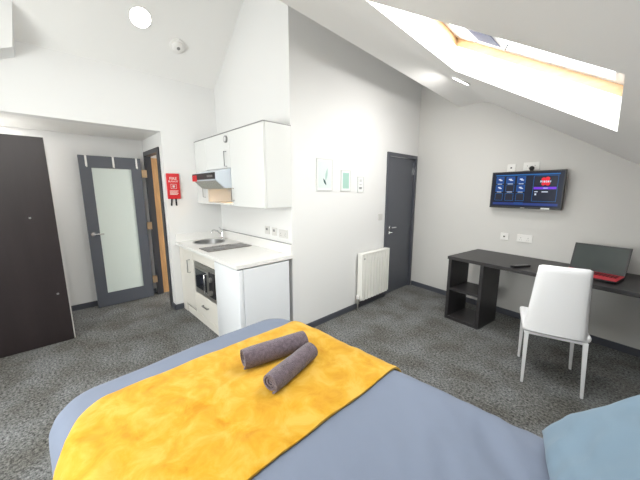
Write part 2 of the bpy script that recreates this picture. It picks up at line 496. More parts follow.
d1 = struct_root('door_1', 'dark grey closed flush door at the end of the picture wall', 'door', (XM, (D0 + D1) / 2, 0))
obj('frame', boxes((XM - 0.12, XM + 0.018, D0 - 0.02, D0 + 0.032, 0, DZ - 0.03), (XM - 0.12, XM + 0.018, D1 - 0.032, D1 + 0.012, 0, DZ - 0.03),
                   (XM - 0.12, XM + 0.018, D0 - 0.02, D1 + 0.012, DZ - 0.03, DZ + 0.018)), GREYP, d1, world=True)
lf = obj('leaf', box(XM - 0.055, XM - 0.012, D0 + 0.036, D1 - 0.036, 0.006, DZ - 0.034), GREYD, d1, world=True)
lever(d1, (XM - 0.012, 3.455, 0.985), (0, 1, 0), 0.11, (1, 0, 0))
bm = new_bm(); tube(bm, [(XM - 0.012, 3.455, 0.915), (XM - 0.002, 3.455, 0.915)], 0.026, 20); tube(bm, [(XM - 0.006, 3.455, 0.915), (XM + 0.02, 3.47, 0.915), (XM + 0.02, 3.50, 0.915)], 0.007, 8)
obj('lock_rose', bm, CHROME, d1, world=True, smooth=True)
for z in (0.25, 1.02, 1.78):
    obj('hinge', box(XM - 0.014, XM + 0.006, D1 - 0.046, D1 - 0.03, z - 0.05, z + 0.05), CHROME, d1, world=True)

d2 = struct_root('door_2', 'dark grey door with tall frosted glass panel, open in the alcove', 'door', (-4.47, 0.985, 0))
obj('door_frame', boxes((-4.565, -4.515, 1.035, 1.113, 0, 1.955), (-3.945, -3.865, 1.035, 1.113, 0, 1.955), (-4.565, -3.865, 1.035, 1.113, 1.955, 2.01)), GREYF, d2, world=True)
LX0, LX1 = -4.515, -4.47
LY0, LY1, LZ = 0.335, 0.975, 1.915
bm = boxes((LX0, LX1, LY0, LY0 + 0.115, 0.01, LZ), (LX0, LX1, LY1 - 0.115, LY1, 0.01, LZ),
           (LX0, LX1, LY0 + 0.115, LY1 - 0.115, 0.01, 0.185), (LX0, LX1, LY0 + 0.115, LY1 - 0.115, 1.77, LZ))
obj('leaf', bm, GREYD, d2, world=True)
obj('glass_panel', box(LX0 + 0.012, LX1 - 0.012, LY0 + 0.112, LY1 - 0.112, 0.18, 1.775), FROST, d2, world=True)['label'] = 'pale frosted glass panel'
lever(d2, (LX1, LY0 + 0.05, 0.965), (0, 1, 0), 0.10, (1, 0, 0))
for z in (0.25, 1.02, 1.72):
    obj('hinge', box(-4.502, -4.462, 0.976, 1.034, z - 0.05, z + 0.05), BRASS, d2, world=True)
for k, y in enumerate((0.405, 0.675, 0.925)):
    h = thing('over_door_hook', ('white over-door hook nearest the handle side of the glazed door', 'white over-door hook at the middle of the glazed door',
                                 'white over-door hook nearest the hinges of the glazed door')[k], 'hook', (LX1, y, LZ), 0, 'hooks over the glazed door')
    obj('strap', boxes((LX1 + 0.001, LX1 + 0.005, y - 0.010, y + 0.010, LZ - 0.13, LZ + 0.008), (LX0, LX1 + 0.005, y - 0.010, y + 0.010, LZ + 0.004, LZ + 0.008)), PLASTIC, h, world=True)
    bm = new_bm(); tube(bm, [(LX1 + 0.004, y, LZ - 0.12), (LX1 + 0.03, y, LZ - 0.135), (LX1 + 0.04, y, LZ - 0.115)], 0.005, 8)
    obj('peg', bm, PLASTIC, h, world=True, smooth=True)
d3 = struct_root('door_3', 'oak veneer door beyond the inner doorway', 'door', (-4.58, 1.5, 0))
obj('leaf', box(-4.618, -4.545, 1.118, 1.85, 0.0, 1.94), OAK, d3, world=True)

# ================================================================ BIG OBJECTS
# ---- wardrobe in the alcove
w = thing('wardrobe', 'large dark brown wardrobe with white edging standing in the left alcove', 'wardrobe', (-4.05, -0.72, 0))
obj('body', box(-4.30, -3.725, -1.50, 0.062, 0, 1.985), PLASTIC, w, world=True)['label'] = 'white carcass with thin visible edge'
obj('door', box(-3.722, -3.70, -0.72, 0.052, 0.005, 1.975, bev=0.002), WENGE, w, world=True)
obj('door', box(-3.722, -3.70, -1.49, -0.724, 0.005, 1.975, bev=0.002), WENGE, w, world=True)
bm = new_bm(); tube(bm, [(-3.70, -0.119, 1.254), (-3.685, -0.119, 1.254)], [0.012, 0.009], 16)
obj('knob', bm, CHROME, w, world=True, smooth=True)
bm = new_bm(); tube(bm, [(-3.70, -0.018, 0.503), (-3.697, -0.018, 0.503)], 0.010, 16)
obj('screw_cap', bm, GREYPL, w, world=True, smooth=True)

# ---- kitchenette base units
WT = 0.87
FY = 1.142
kc = thing('base_cabinet', 'narrow cream base cabinet with one tall handle under the sink', 'cabinet', (-3.50, 1.42, 0))
obj('body', boxes((-3.745, -3.727, FY + 0.02, 1.70, 0, 0.83), (-3.318, -3.30, FY + 0.02, 1.70, 0, 0.83), (-3.727, -3.318, 1.69, 1.70, 0, 0.83), (-3.727, -3.318, FY + 0.02, 1.69, 0.11, 0.128), (-3.727, -3.318, FY + 0.05, FY + 0.066, 0, 0.11)), CREAM, kc, world=True)
obj('filler_panel', box(-3.745, -3.615, FY, FY + 0.02, 0.0, 0.83), CREAM, kc, world=True)
dd = obj('door', box(-3.610, -3.305, FY, FY + 0.019, 0.115, 0.825, bev=0.002), CREAM, kc, world=True)
bm = new_bm(); tube(bm, [(-3.41, FY, 0.70), (-3.41, FY - 0.03, 0.70), (-3.41, FY - 0.03, 0.55), (-3.41, FY, 0.55)], 0.006, 8)
obj('handle', bm, DSTEEL, dd, world=True, smooth=True)

km = thing('oven_housing_cabinet', 'cream cabinet with drawer holding the built-in microwave', 'cabinet', (-2.97, 1.42, 0))
obj('body', boxes((-3.295, -2.668, FY + 0.02, 1.70, 0.11, 0.355), (-3.295, -2.668, FY + 0.02, 1.70, 0.715, 0.83), (-3.295, -3.262, FY + 0.02, 1.70, 0.355, 0.715), (-2.683, -2.668, FY + 0.02, 1.70, 0.355, 0.715)), CREAM, km, world=True)
obj('plinth', box(-3.60, -2.668, FY + 0.006, FY + 0.0195, 0, 0.085), CREAM, km, world=True)
obj('top_panel', box(-3.295, -2.670, FY, FY + 0.019, 0.72, 0.825, bev=0.002), CREAM, km, world=True)
dd = obj('drawer', box(-3.295, -2.670, FY, FY + 0.019, 0.095, 0.355, bev=0.002), CREAM, km, world=True)
bm = new_bm(); tube(bm, [(-3.07, FY, 0.235), (-3.07, FY - 0.022, 0.235), (-2.94, FY - 0.022, 0.235), (-2.94, FY, 0.235)], 0.006, 8)
obj('handle', bm, DSTEEL, dd, world=True, smooth=True)

mw = thing('microwave', 'built-in steel microwave with dark window in the kitchen units', 'microwave', (-2.97, 1.3, 0.36))
obj('body', box(-3.255, -2.69, FY + 0.02, 1.55, 0.362, 0.708), BLACKP, mw, world=True)
obj('fascia', boxes((-3.262, -2.684, FY - 0.006, FY + 0.018, 0.357, 0.40), (-3.262, -2.684, FY - 0.006, FY + 0.018, 0.67, 0.713),
                    (-3.262, -3.225, FY - 0.006, FY + 0.018, 0.40, 0.67), (-2.715, -2.684, FY - 0.006, FY + 0.018, 0.40, 0.67), bev=0.001), STEEL, mw, world=True)
dr = obj('door', box(-3.222, -2.86, FY - 0.016, FY + 0.016, 0.403, 0.667, bev=0.002), STEEL, mw, world=True)
obj('door_window', box(-3.200, -2.905, FY - 0.019, FY - 0.0165, 0.43, 0.645), BLACKG, dr, world=True)
bm = new_bm(); tube(bm, [(-2.878, FY - 0.016, 0.64), (-2.878, FY - 0.05, 0.64), (-2.878, FY - 0.05, 0.43), (-2.878, FY - 0.016, 0.43)], 0.008, 10)
obj('handle', bm, CHROME, dr, world=True, smooth=True)
obj('control_panel', box(-2.855, -2.718, FY - 0.014, FY + 0.016, 0.403, 0.667, bev=0.002), BLACKP, mw, world=True)
for z in (0.60, 0.46):
    bm = new_bm(); tube(bm, [(-2.786, FY - 0.014, z), (-2.786, FY - 0.032, z)], 0.026, 20)
    obj('dial', bm, STEEL, mw, world=True, smooth=True)

fr = thing('fridge', 'white undercounter fridge at the right end of the kitchenette', 'fridge', (-2.43, 1.4, 0))
obj('body', box(-2.660, -2.182, 1.168, 1.665, 0.0, 0.822, bev=0.006), APPL, fr, world=True)
obj('door', box(-2.660, -2.182, 1.114, 1.165, 0.03, 0.822, bev=0.010, seg=3), APPL, fr, world=True, smooth=True)
obj('top_trim', box(-2.655, -2.190, 1.120, 1.165, 0.8225, 0.832), GREYPL, fr, world=True)

wk = thing('worktop', 'white speckled laminate worktop running over fridge and base cabinets', 'worktop', (-2.97, 1.4, 0.83))
SX, SY, SR = -3.495, 1.42, 0.165
def top_with_round_hole():
    bm = new_bm()
    x0, x1, y0, y1, z0, z1 = -3.748, -2.172, 1.098, YK - 0.001, 0.838, WT
    N = 40
    def bp(a):      # ray from the sink centre to the rectangle's border
        dx, dy = math.cos(a), math.sin(a)
        ts = []
        if dx > 1e-9: ts.append((x1 - SX) / dx)
        if dx < -1e-9: ts.append((x0 - SX) / dx)
        if dy > 1e-9: ts.append((y1 - SY) / dy)
        if dy < -1e-9: ts.append((y0 - SY) / dy)
        t = min(ts); return (SX + dx * t, SY + dy * t)
    angs = sorted([2 * PI * k / N for k in range(N)] + [math.atan2(y - SY, x - SX) % (2 * PI) for x in (x0, x1) for y in (y0, y1)])
    I = []; O = []
    for z in (z0, z1):
        I.append([bm.verts.new((SX + SR * math.cos(a), SY + SR * math.sin(a), z)) for a in angs])
        O.append([bm.verts.new((*bp(a), z)) for a in angs])
    n = len(angs)
    for k in range(n):
        j = (k + 1) % n
        bm.faces.new((I[0][k], I[0][j], O[0][j], O[0][k])); bm.faces.new((I[1][j], I[1][k], O[1][k], O[1][j]))
        bm.faces.new((O[0][k], O[0][j], O[1][j], O[1][k])); bm.faces.new((I[0][j], I[0][k], I[1][k], I[1][j]))
    return bm
obj('slab', top_with_round_hole(), TOPW, wk, world=True)
obj('upstand', boxes((-3.748, XM - 0.001, YK - 0.020, YK - 0.001, WT, 0.972), (-3.749, -3.735, 1.11, YK - 0.02, WT, 0.965), bev=0.002), TOPW, wk, world=True)
obj('upstand_cap', box(-3.735, XM - 0.001, YK - 0.022, YK - 0.001, 0.972, 0.976), GREYPL, wk, world=True)

sk = thing('sink', 'round steel sink set in the worktop corner', 'sink', (SX, SY, WT))
bm = new_bm()
prof = [(0.03, -0.128), (0.10, -0.125), (0.140, -0.11), (0.156, -0.08), (0.160, -0.01), (0.162, 0.003), (0.188, 0.003), (0.189, 0.0005), (0.163, 0.0)]
seg = 40; rings = []
for r, z in prof: rings.append([bm.verts.new((r * math.cos(2 * PI * k / seg), r * math.sin(2 * PI * k / seg), z)) for k in range(seg)])
for i in range(len(rings) - 1):
    for k in range(seg): bm.faces.new((rings[i][k], rings[i][(k + 1) % seg], rings[i + 1][(k + 1) % seg], rings[i + 1][k]))
bm.faces.new(rings[0])
obj('bowl', bm, DSTEEL, sk, smooth=True)
bm = new_bm(); lathe(bm, [(0.03, -0.127), (0.03, -0.123), (0.02, -0.122)], 20); obj('drain', bm, CHROME, sk, smooth=True)
tp = thing('tap', 'chrome mixer tap behind the round sink', 'tap', (-3.585, 1.640, WT))
bm = new_bm(); lathe(bm, [(0.028, 0.001), (0.026, 0.012), (0.019, 0.018), (0.019, 0.09), (0.014, 0.098)], 20)
obj('body', bm, CHROME, tp, smooth=True)
bm = new_bm(); tube(bm, [(0, -0.005, 0.055), (0.0, -0.06, 0.11), (0.0, -0.11, 0.125), (0.0, -0.14, 0.115), (0.0, -0.145, 0.09)], 0.010, 12); obj('spout', bm, CHROME, tp, smooth=True)
bm = new_bm(); tube(bm, [(0, 0, 0.095), (0.0, 0.0, 0.115), (-0.07, -0.01, 0.15)], [0.012, 0.011, 0.006], 12); obj('lever', bm, CHROME, tp, smooth=True)
hb = thing('hob', 'narrow dark glass two-ring hob set in the worktop', 'hob', (-3.0, 1.40, WT))
obj('glass', box(-3.135, -2.875, 1.155, 1.66, WT + 0.0005, WT + 0.007, bev=0.002), HOBG, hb, world=True)
for y, r in ((1.32, 0.072), (1.53, 0.085)):
    bm = new_bm(); lathe(bm, [(r, 0.0), (r, 0.0006)], 32, Matrix.Translation((-3.0, y, WT + 0.0072)))
    obj('cooking_ring', bm, GREYPL, hb, world=True)

# ---- wall units
CY = 1.418; CZ0, CZ1 = 1.345, 2.085
def handle_v(parent, x, y, z0, z1):
    bm = new_bm(); tube(bm, [(x, y, z1), (x, y - 0.028, z1), (x, y - 0.028, z0), (x, y, z0)], 0.005, 8)
    return obj('handle', bm, DSTEEL, parent, world=True, smooth=True)
c = thing('wall_cabinet', 'full height white wall cabinet at the right, above the fridge', 'cabinet', (-2.51, 1.57, CZ0), 0, 'white kitchen wall cabinets')
obj('body', box(-2.812, -2.190, CY + 0.02, YK - 0.001, CZ0, CZ1), GLOSS, c, world=True)
dd = obj('door', box(-2.812, -2.192, CY, CY + 0.018, CZ0 - 0.004, CZ1 - 0.002, bev=0.002), GLOSS, c, world=True)
handle_v(dd, -2.77, CY, 1.40, 1.52)
obj('top_board', box(-2.814, -2.188, CY - 0.002, YK - 0.001, CZ1, CZ1 + 0.008), GREYPL, c, world=True)
c = thing('wall_cabinet', 'short white wall cabinet directly above the cooker hood', 'cabinet', (-3.12, 1.57, 1.70), 0, 'white kitchen wall cabinets')
obj('body', box(-3.418, -2.816, CY + 0.02, YK - 0.001, 1.73, CZ1), GLOSS, c, world=True)
dd = obj('door', box(-3.418, -2.816, CY, CY + 0.018, 1.735, CZ1 - 0.002, bev=0.002), GLOSS, c, world=True)
handle_v(dd, -2.895, CY, 1.75, 1.90)
bm = new_bm(); tube(bm, [(-2.885, CY, 2.02), (-2.885, CY - 0.012, 2.02)], 0.036, 24); 
obj('round_catch', bm, DSTEEL, dd, world=True, smooth=True)
bm = new_bm(); tube(bm, [(-2.885, CY - 0.012, 2.02), (-2.885, CY - 0.014, 2.02)], 0.022, 24)
obj('catch_face', bm, INKL, dd, world=True, smooth=True)
obj('top_board', box(-3.420, -2.8145, CY - 0.002, YK - 0.001, CZ1, CZ1 + 0.008), GREYPL, c, world=True)
obj('niche_shelf', box(-3.418, -2.816, CY, YK - 0.001, 1.345, 1.363), GLOSS, c, world=True)
obj('niche_back', box(-3.418, -2.816, YK - 0.012, YK - 0.001, 1.363, 1.729), GLOSS, c, world=True)
c = thing('wall_cabinet', 'narrow full height white wall cabinet against the left wall', 'cabinet', (-3.58, 1.57, CZ0), 0, 'white kitchen wall cabinets')
obj('body', box(-3.748, -3.422, CY + 0.02, YK - 0.001, CZ0, CZ1), GLOSS, c, world=True)
dd = obj('door', box(-3.745, -3.422, CY, CY + 0.018, CZ0 - 0.004, CZ1 - 0.002, bev=0.002), GLOSS, c, world=True)
handle_v(dd, -3.50, CY, 1.42, 1.55)
obj('top_board', box(-3.748, -3.4205, CY - 0.002, YK - 0.001, CZ1, CZ1 + 0.008), GREYPL, c, world=True)

# cooker hood
hd = thing('cooker_hood', 'silver visor cooker hood with dark control strip under short wall cabinet', 'cooker hood', (-3.11, 1.45, 1.53))
hx0, hx1 = -3.412, -2.822
bm = new_bm()
prism(bm, [(hx0, 1.70, 1.728), (hx0, 1.42, 1.728), (hx0, 1.255, 1.682), (hx0, 1.255, 1.612), (hx0, 1.35, 1.525), (hx0, 1.70, 1.525)], (hx1 - hx0, 0, 0))
obj('body', bm, SILVER, hd, world=True)
bm = new_bm()
prism(bm, [(hx0 + .02, 1.264, 1.600), (hx0 + .02, 1.344, 1.526), (hx0 + .02, 1.343, 1.521), (hx0 + .02, 1.262, 1.596)], (hx1 - hx0 - .04, 0, 0))
bx(bm, hx0 + .02, hx1 - .02, 1.36, 1.68, 1.518, 1.5245)
obj('filter', bm, FILTER, hd, world=True)
obj('control_strip', box(hx0 + 0.002, hx1 - 0.006, 1.246, 1.2545, 1.615, 1.68, bev=0.001), BLACKP, hd, world=True)
obj('switches', boxes(*[(hx1 - 0.05 - 0.035 * k - 0.022, hx1 - 0.05 - 0.035 * k, 1.241, 1.2455, 1.636, 1.656) for k in range(4)]), GREYPL, hd, world=True)
obj('warning_label', box(hx0 + 0.002, hx0 + 0.13, 1.2435, 1.2455, 1.60, 1.665), REDC, hd, world=True)['label'] = 'red and white sticker'
obj('lamp', box(-2.93, -2.85, 1.50, 1.60, 1.514, 1.5178), WARML, hd, world=True)
l = bpy.data.lights.new('hood_lamp_light', 'AREA'); l.size = 0.08; l.energy = 1.3; l.color = (1, 0.55, 0.22)
lo = bpy.data.objects.new('hood_lamp_light', l); COL.objects.link(lo); lo.location = (-2.89 + 3.11, 1.55 - 1.45, 1.508 - 1.53); lo.parent = hd

# ---- radiator
r = thing('radiator', 'white panel radiator on the picture wall beside the grey door', 'radiator', (XM, 3.1, 0))
ry0, ry1, rz0, rz1 = 2.735, 3.315, 0.125, 0.715
bm = new_bm()
n = 9; pw = (ry1 - ry0 - 0.02) / n
prof = [(XM + 0.055, ry0)]
for k in range(n):
    a = ry0 + 0.01 + k * pw
    prof += [(XM + 0.092, a), (XM + 0.092, a + pw * 0.22), (XM + 0.102, a + pw * 0.34), (XM + 0.102, a + pw * 0.88), ]
prof += [(XM + 0.092, ry1 - 0.01), (XM + 0.055, ry1)]
prism(bm, [(x, y, rz0) for x, y in prof], (0, 0, rz1 - rz0))
obj('panel', bm, RAD, r, world=True)
obj('top_grille', box(XM + 0.025, XM + 0.104, ry0 - 0.004, ry1 + 0.004, rz1 - 0.004, rz1 + 0.014, bev=0.004), RAD, r, world=True)
obj('side_panel', box(XM + 0.028, XM + 0.102, ry0 - 0.006, ry0 + 0.001, rz0 + 0.01, rz1, bev=0.002), RAD, r, world=True)
obj('side_panel', box(XM + 0.028, XM + 0.102, ry1 - 0.001, ry1 + 0.006, rz0 + 0.01, rz1, bev=0.002), RAD, r, world=True)
for yy in (ry0 + 0.1, ry1 - 0.13): obj('bracket', box(XM + 0.001, XM + 0.06, yy, yy + 0.03, 0.3, 0.6), RAD, r, world=True)
bm = new_bm(); tube(bm, [(XM + 0.098, ry0 + 0.035, rz1 - 0.05), (XM + 0.108, ry0 + 0.035, rz1 - 0.05)], 0.012, 12)
obj('bleed_valve', bm, STEEL, r, world=True, smooth=True)
bm = new_bm(); tube(bm, [(XM + 0.06, ry0 - 0.03, 0.0), (XM + 0.06, ry0 - 0.03, 0.13), (XM + 0.06, ry0 + 0.01, 0.13)], 0.009, 10)
tube(bm, [(XM + 0.06, ry0 - 0.03, 0.09), (XM + 0.06, ry0 - 0.03, 0.16)], 0.018, 14)
obj('valve', bm, STEEL, r, world=True, smooth=True)
bm = new_bm(); tube(bm, [(XM + 0.06, ry0 - 0.03, 0.155), (XM + 0.06, ry0 - 0.03, 0.20)], [0.021, 0.018], 16)
obj('valve_cap', bm, PLASTIC, r, world=True, smooth=True)

# ---- desk (square to the gable wall)
DT = 0.755
dp = gw(1.02, -0.695)
dk = thing('desk', 'long black-brown desk with open shelf leg against the gable wall', 'desk', dp, GA)
obj('desktop', box(-0.012, 2.062, -0.008, 0.687, DT - 0.036, DT, bev=0.003), DESKM, dk)
def shelf_leg(x0):
    W_, Dp, T = 0.39, 0.405, 0.034
    p = DT - 0.037
    a = obj('side_panel', box(x0, x0 + T, 0.002, Dp, 0, p), DESKM, dk)
    b = obj('side_panel', box(x0 + W_ - T, x0 + W_, 0.002, Dp, 0, p), DESKM, dk)
    obj('bottom_shelf', box(x0 + T, x0 + W_ - T, 0.002, Dp, 0.001, 0.036), DESKM, dk)
    obj('middle_shelf', box(x0 + T, x0 + W_ - T, 0.006, Dp, 0.355, 0.378), DESKM, dk)
shelf_leg(0.0); shelf_leg(1.66)

# ---- bed
BX0, BX1, BY0, BY1, BZ = -1.72, 0.42, -0.118, 1.225, 0.585
BEDROT = Matrix.Translation((-1.7, 0.57, 0)) @ Matrix.Rotation(math.radians(3), 4, 'Z') @ Matrix.Translation((1.7, -0.57, 0))
b = thing('bed', 'grey double bed base and mattress under the blue duvet', 'bed', ((BX0 + BX1) / 2, (BY0 + BY1) / 2, 0))
obj('base', box(BX0 + 0.10, BX1, BY0 + 0.08, BY1 - 0.08, 0.06, 0.28, bev=0.02), BASEF, b, world=True)
obj('mattress', box(BX0 + 0.09, BX1 - 0.01, BY0 + 0.07, BY1 - 0.07, 0.281, 0.50, bev=0.04, seg=3), PLASTIC, b, world=True, smooth=True)
obj('headboard', box(BX1 + 0.001, BX1 + 0.06, BY0, BY1, 0.0, 1.0, bev=0.02), BASEF, b, world=True)
for x in (BX0 + 0.16, BX1 - 0.06):
    for y in (BY0 + 0.14, BY1 - 0.14):
        bm = new_bm(); tube(bm, [(x, y, 0), (x, y, 0.065)], [0.02, 0.025], 12); obj('leg', bm, BLACKP, b, world=True, smooth=True)

_p = BEDROT @ b.location; b.location = _p; b.rotation_euler = (0, 0, math.radians(3))

def rr_point(t, x0, x1, y0, y1, R):
    """point and outward normal at perimeter fraction t of a rounded rectangle"""
    Ls = [(x1 - x0 - 2 * R), PI * R / 2, (y1 - y0 - 2 * R), PI * R / 2, (x1 - x0 - 2 * R), PI * R / 2, (y1 - y0 - 2 * R), PI * R / 2]
    s = t * sum(Ls); i = 0
    while s > Ls[i] and i < 7: s -= Ls[i]; i += 1
    q = i // 2
    dirs = [(1, 0), (0, 1), (-1, 0), (0, -1)]; nor = [(0, -1), (1, 0), (0, 1), (-1, 0)]
    starts = [(x0 + R, y0), (x1, y0 + R), (x1 - R, y1), (x0, y1 - R)]
    if i % 2 == 0:
        return Vector((starts[q][0] + dirs[q][0] * s, starts[q][1] + dirs[q][1] * s, 0)), Vector((*nor[q], 0))
    cs = [(x1 - R, y0 + R), (x1 - R, y1 - R), (x0 + R, y1 - R), (x0 + R, y0 + R)][q]
    a = [-PI / 2, 0, PI / 2, PI][q] + s / R
    n_ = Vector((math.cos(a), math.sin(a), 0))
    return Vector((cs[0], cs[1], 0)) + n_ * R, n_

def wob(x, y):
    z = 0.012 * noise.noise(Vector((x * 2.2, y * 2.2, 3))) + 0.005 * noise.noise(Vector((x * 7, y * 5, 9))) + 0.007 * (0.5 - abs(noise.noise(Vector((x * 4.5 + y * 2, y * 3.2 - x, 2)))))
    # gathers where the cover meets the pillow
    g = max(0, min(1, (x + 0.62) / 0.45)) * max(0, min(1, (y - 0.2) / 0.5))
    z += g * 0.020 * (0.35 - abs(noise.noise(Vector((x * 9 + y * 5, y * 2.2 - x * 2, 6))))) 
    return z

def section(s, r=0.11, hem=0.16, z1=BZ):
    """from the inner flat top outwards: (inset, z) along the duvet's edge; s 0..1"""
    L = PI * r / 2; tot = L + (z1 - r - hem)
    d = s * tot
    if d < L:
        a = d / r; return r - r * math.sin(a), z1 - r + r * math.cos(a)
    return 0.0 + 0.02 * ((d - L) / (tot - L)), z1 - r - (d - L)

def soft_cover(x0, x1, y0, y1, R, z1, hem, fold=0.012):
    bm = new_bm(); N = 420; rings = []
    l0_, l1_, ar_ = x1 - x0 - 2 * R, y1 - y0 - 2 * R, PI * R / 2
    mid = (l0_ + ar_ + l1_ / 2) / (2 * l0_ + 2 * l1_ + 4 * ar_)
    insets = [(k, z1) for k in [0.645 - 0.0175 * q for q in range(30)]]
    prof = insets + [section(s / 14, hem=hem, z1=z1) for s in range(15)]
    for k, (ins, z) in enumerate(prof):
        ring = []
        for i in range(N):
            p, n_ = rr_point((mid + i / N) % 1, x0, x1, y0, y1, R)
            if ins > 0.13:
                # shrink towards the long axis on the top
                f = ins / 0.65
                q = Vector((p.x, p.y, 0)) - n_ * 0.11
                cxm = min(max(q.x, x0 + 0.66), x1 - 0.66); c_ = Vector((cxm, (y0 + y1) / 2, 0))
                g = (ins - 0.11) / 0.535
                q = q.lerp(c_, min(g, 1.0)); zz = z
            else:
                q = p - n_ * ins; zz = z
            d = max(0, (z1 - 0.1 - zz) / (z1 - hem))
            fo = fold * (0.3 + d) * math.sin(i / N * 2 * PI * 19 + 3 * noise.noise(Vector((q.x * 2, q.y * 2, 0)))) * min(1, d * 3)
            q = q + n_ * (fo + 0.02 * d)
            ring.append(bm.verts.new((q.x, q.y, zz + wob(q.x, q.y))))
        rings.append(ring)
    # underside: the same rings, thinner by the filling
    und = []
    for k, (ins, z) in enumerate(prof):
        ring = []
        for i in range(N):
            p, n_ = rr_point((mid + i / N) % 1, x0, x1, y0, y1, R)
            v = rings[k][i].co
            if ins > 0.115: ring.append(bm.verts.new((v.x, v.y, v.z - 0.032)))
            else:
                s_ = min(1, (z1 - z) / 0.11)
                ring.append(bm.verts.new((v.x - n_.x * 0.032 * s_, v.y - n_.y * 0.032 * s_, v.z - 0.032 * (1 - s_))))
        und.append(ring)
    for a, b_ in zip(rings, rings[1:]):
        for i in range(N): bm.faces.new((a[i], a[(i + 1) % N], b_[(i + 1) % N], b_[i]))
    for a, b_ in zip(und, und[1:]):
        for i in range(N): bm.faces.new((b_[i], b_[(i + 1) % N], a[(i + 1) % N], a[i]))
    for i in range(N): bm.faces.new((rings[-1][i], rings[-1][(i + 1) % N], und[-1][(i + 1) % N], und[-1][i]))
    bmesh.ops.remove_doubles(bm, verts=[v for r_ in rings + und for v in r_], dist=2e-4)
    bmesh.ops.transform(bm, matrix=BEDROT, verts=bm.verts)
    return bm
dv = obj('duvet', soft_cover(BX0, BX1 - 0.02, BY0, BY1, 0.20, BZ, 0.14), DUVET, smooth=True, angle=80)
tag(dv, 'slate blue cotton duvet spread over the bed', 'duvet')

# mustard throw across the foot of the bed
def throw_mesh():
    bm = new_bm()
    X0, X1 = -1.475, -0.70
    NX, = (44,)
    r = 0.11
    path = []
    # path in (y, z, ny, nz)
    for k in range(3, 12):
        a = PI / 2 * k / 12; path.append((BY0 + r - r * math.cos(a), BZ - r + r * math.sin(a), -math.cos(a), math.sin(a)))
    for k in range(61): path.append((BY0 + r + (BY1 - BY0 - 2 * r) * k / 60, BZ, 0, 1))
    for k in range(1, 13):
        a = PI / 2 * k / 12; path.append((BY1 - r + r * math.sin(a), BZ - r + r * math.cos(a), math.sin(a), math.cos(a)))
    for k in range(1, 9): path.append((BY1 + 0.012, BZ - r - (BZ - r - 0.26) * k / 9, 1, 0))
    top = []; bot = []
    for (y, z, ny, nz) in path:
        rt = []; rb = []
        for i in range(NX + 1):
            u = i / NX
            e0 = 0.012 * noise.noise(Vector((y * 3, 0, 5)))
            skew = 0.052 * (y - 0.57)
            xa = X0 + skew + e0 + 0.26 * (max(0, 0.10 - y) / 0.20) ** 2.2
            x = xa + (X1 + skew + 0.004 * noise.noise(Vector((y * 4, 7, 1))) - xa) * u
            wr = 0.004 * noise.noise(Vector((x * 9, y * 6, 1))) + 0.003 * noise.noise(Vector((x * 22, y * 14, 4)))
            edge = 0.004 if i in (0, NX) else 0.0
            hang = 0.0
            if abs(nz) < 0.5 and y > 0.5: hang = 0.012 * math.sin(x * 30 + 2) * min(1, (BZ - z) * 3)
            # plan corner of the bed near the foot: stay outside the duvet
            o = 0.020 + wr - edge + hang * 0.4
            rt.append(bm.verts.new((x, y + ny * o, z + nz * o + wob(x, y))))
            o2 = 0.007 + hang * 0.4
            rb.append(bm.verts.new((x, y + ny * o2, z + nz * o2 + wob(x, y))))
        top.append(rt); bot.append(rb)
    P = len(path)
    for j in range(P - 1):
        for i in range(NX):
            bm.faces.new((top[j][i], top[j][i + 1], top[j + 1][i + 1], top[j + 1][i]))
            bm.faces.new((bot[j][i + 1], bot[j][i], bot[j + 1][i], bot[j + 1][i + 1]))
        bm.faces.new((top[j][0], top[j + 1][0], bot[j + 1][0], bot[j][0]))
        bm.faces.new((top[j + 1][NX], top[j][NX], bot[j][NX], bot[j + 1][NX]))
    for i in range(NX):
        bm.faces.new((top[0][i + 1], top[0][i], bot[0][i], bot[0][i + 1]))
        bm.faces.new((top[P - 1][i], top[P - 1][i + 1], bot[P - 1][i + 1], bot[P - 1][i]))
    bmesh.ops.transform(bm, matrix=BEDROT, verts=bm.verts)
    return bm
th = obj('throw_blanket', throw_mesh(), VELVET, smooth=True, angle=60)
tag(th, 'mustard yellow velvet throw laid across the foot of the bed', 'blanket')

# pillow leaning up towards the head of the bed
def pillow_mesh(w, l, h):
    bm = new_bm(); N = 36; g = {}
    for side in (1, -1):
        for i in range(N + 1):
            for j in range(N + 1):
                u = 2 * i / N - 1; v = 2 * j / N - 1
                if side == -1 and (i in (0, N) or j in (0, N)): g[(side, i, j)] = g[(1, i, j)]; continue
                k = (1 - u * u) * (1 - v * v)
                z = side * h * (max(0, 1 - u ** 4) * max(0, 1 - v ** 4)) ** 0.55
                pin = 1 - 0.05 * (1 - abs(u) ** 3) * abs(v) ** 6 - 0.0
                x = u * w / 2 * (1 - 0.05 * (1 - v * v) * abs(u) ** 5); y = v * l / 2 * (1 - 0.05 * (1 - u * u) * abs(v) ** 5)
                z += 0.022 * (0.3 - abs(noise.noise(Vector((u * 1.6 + v, v * 2.6 - u, side * 2))))) * min(1, k * 3) + 0.010 * noise.noise(Vector((u * 2.5, v * 1.6, side))) * min(1, k * 4) + 0.006 * noise.noise(Vector((u * 6, v * 3, 3))) * min(1, k * 4)
                g[(side, i, j)] = bm.verts.new((x, y, z))
    for side in (1, -1):
        for i in range(N):
            for j in range(N):
                f = [g[(side, i, j)], g[(side, i + 1, j)], g[(side, i + 1, j + 1)], g[(side, i, j + 1)]]
                if side == -1: f.reverse()
                bm.faces.new(f)
    return bm
pm = pillow_mesh(0.50, 0.70, 0.085)
PM = Matrix.Translation((0.165, 0.925, 0.80)) @ Matrix.Rotation(math.radians(14), 4, 'Z') @ Matrix.Rotation(math.radians(-43), 4, 'Y')
bmesh.ops.transform(pm, matrix=PM, verts=pm.verts)
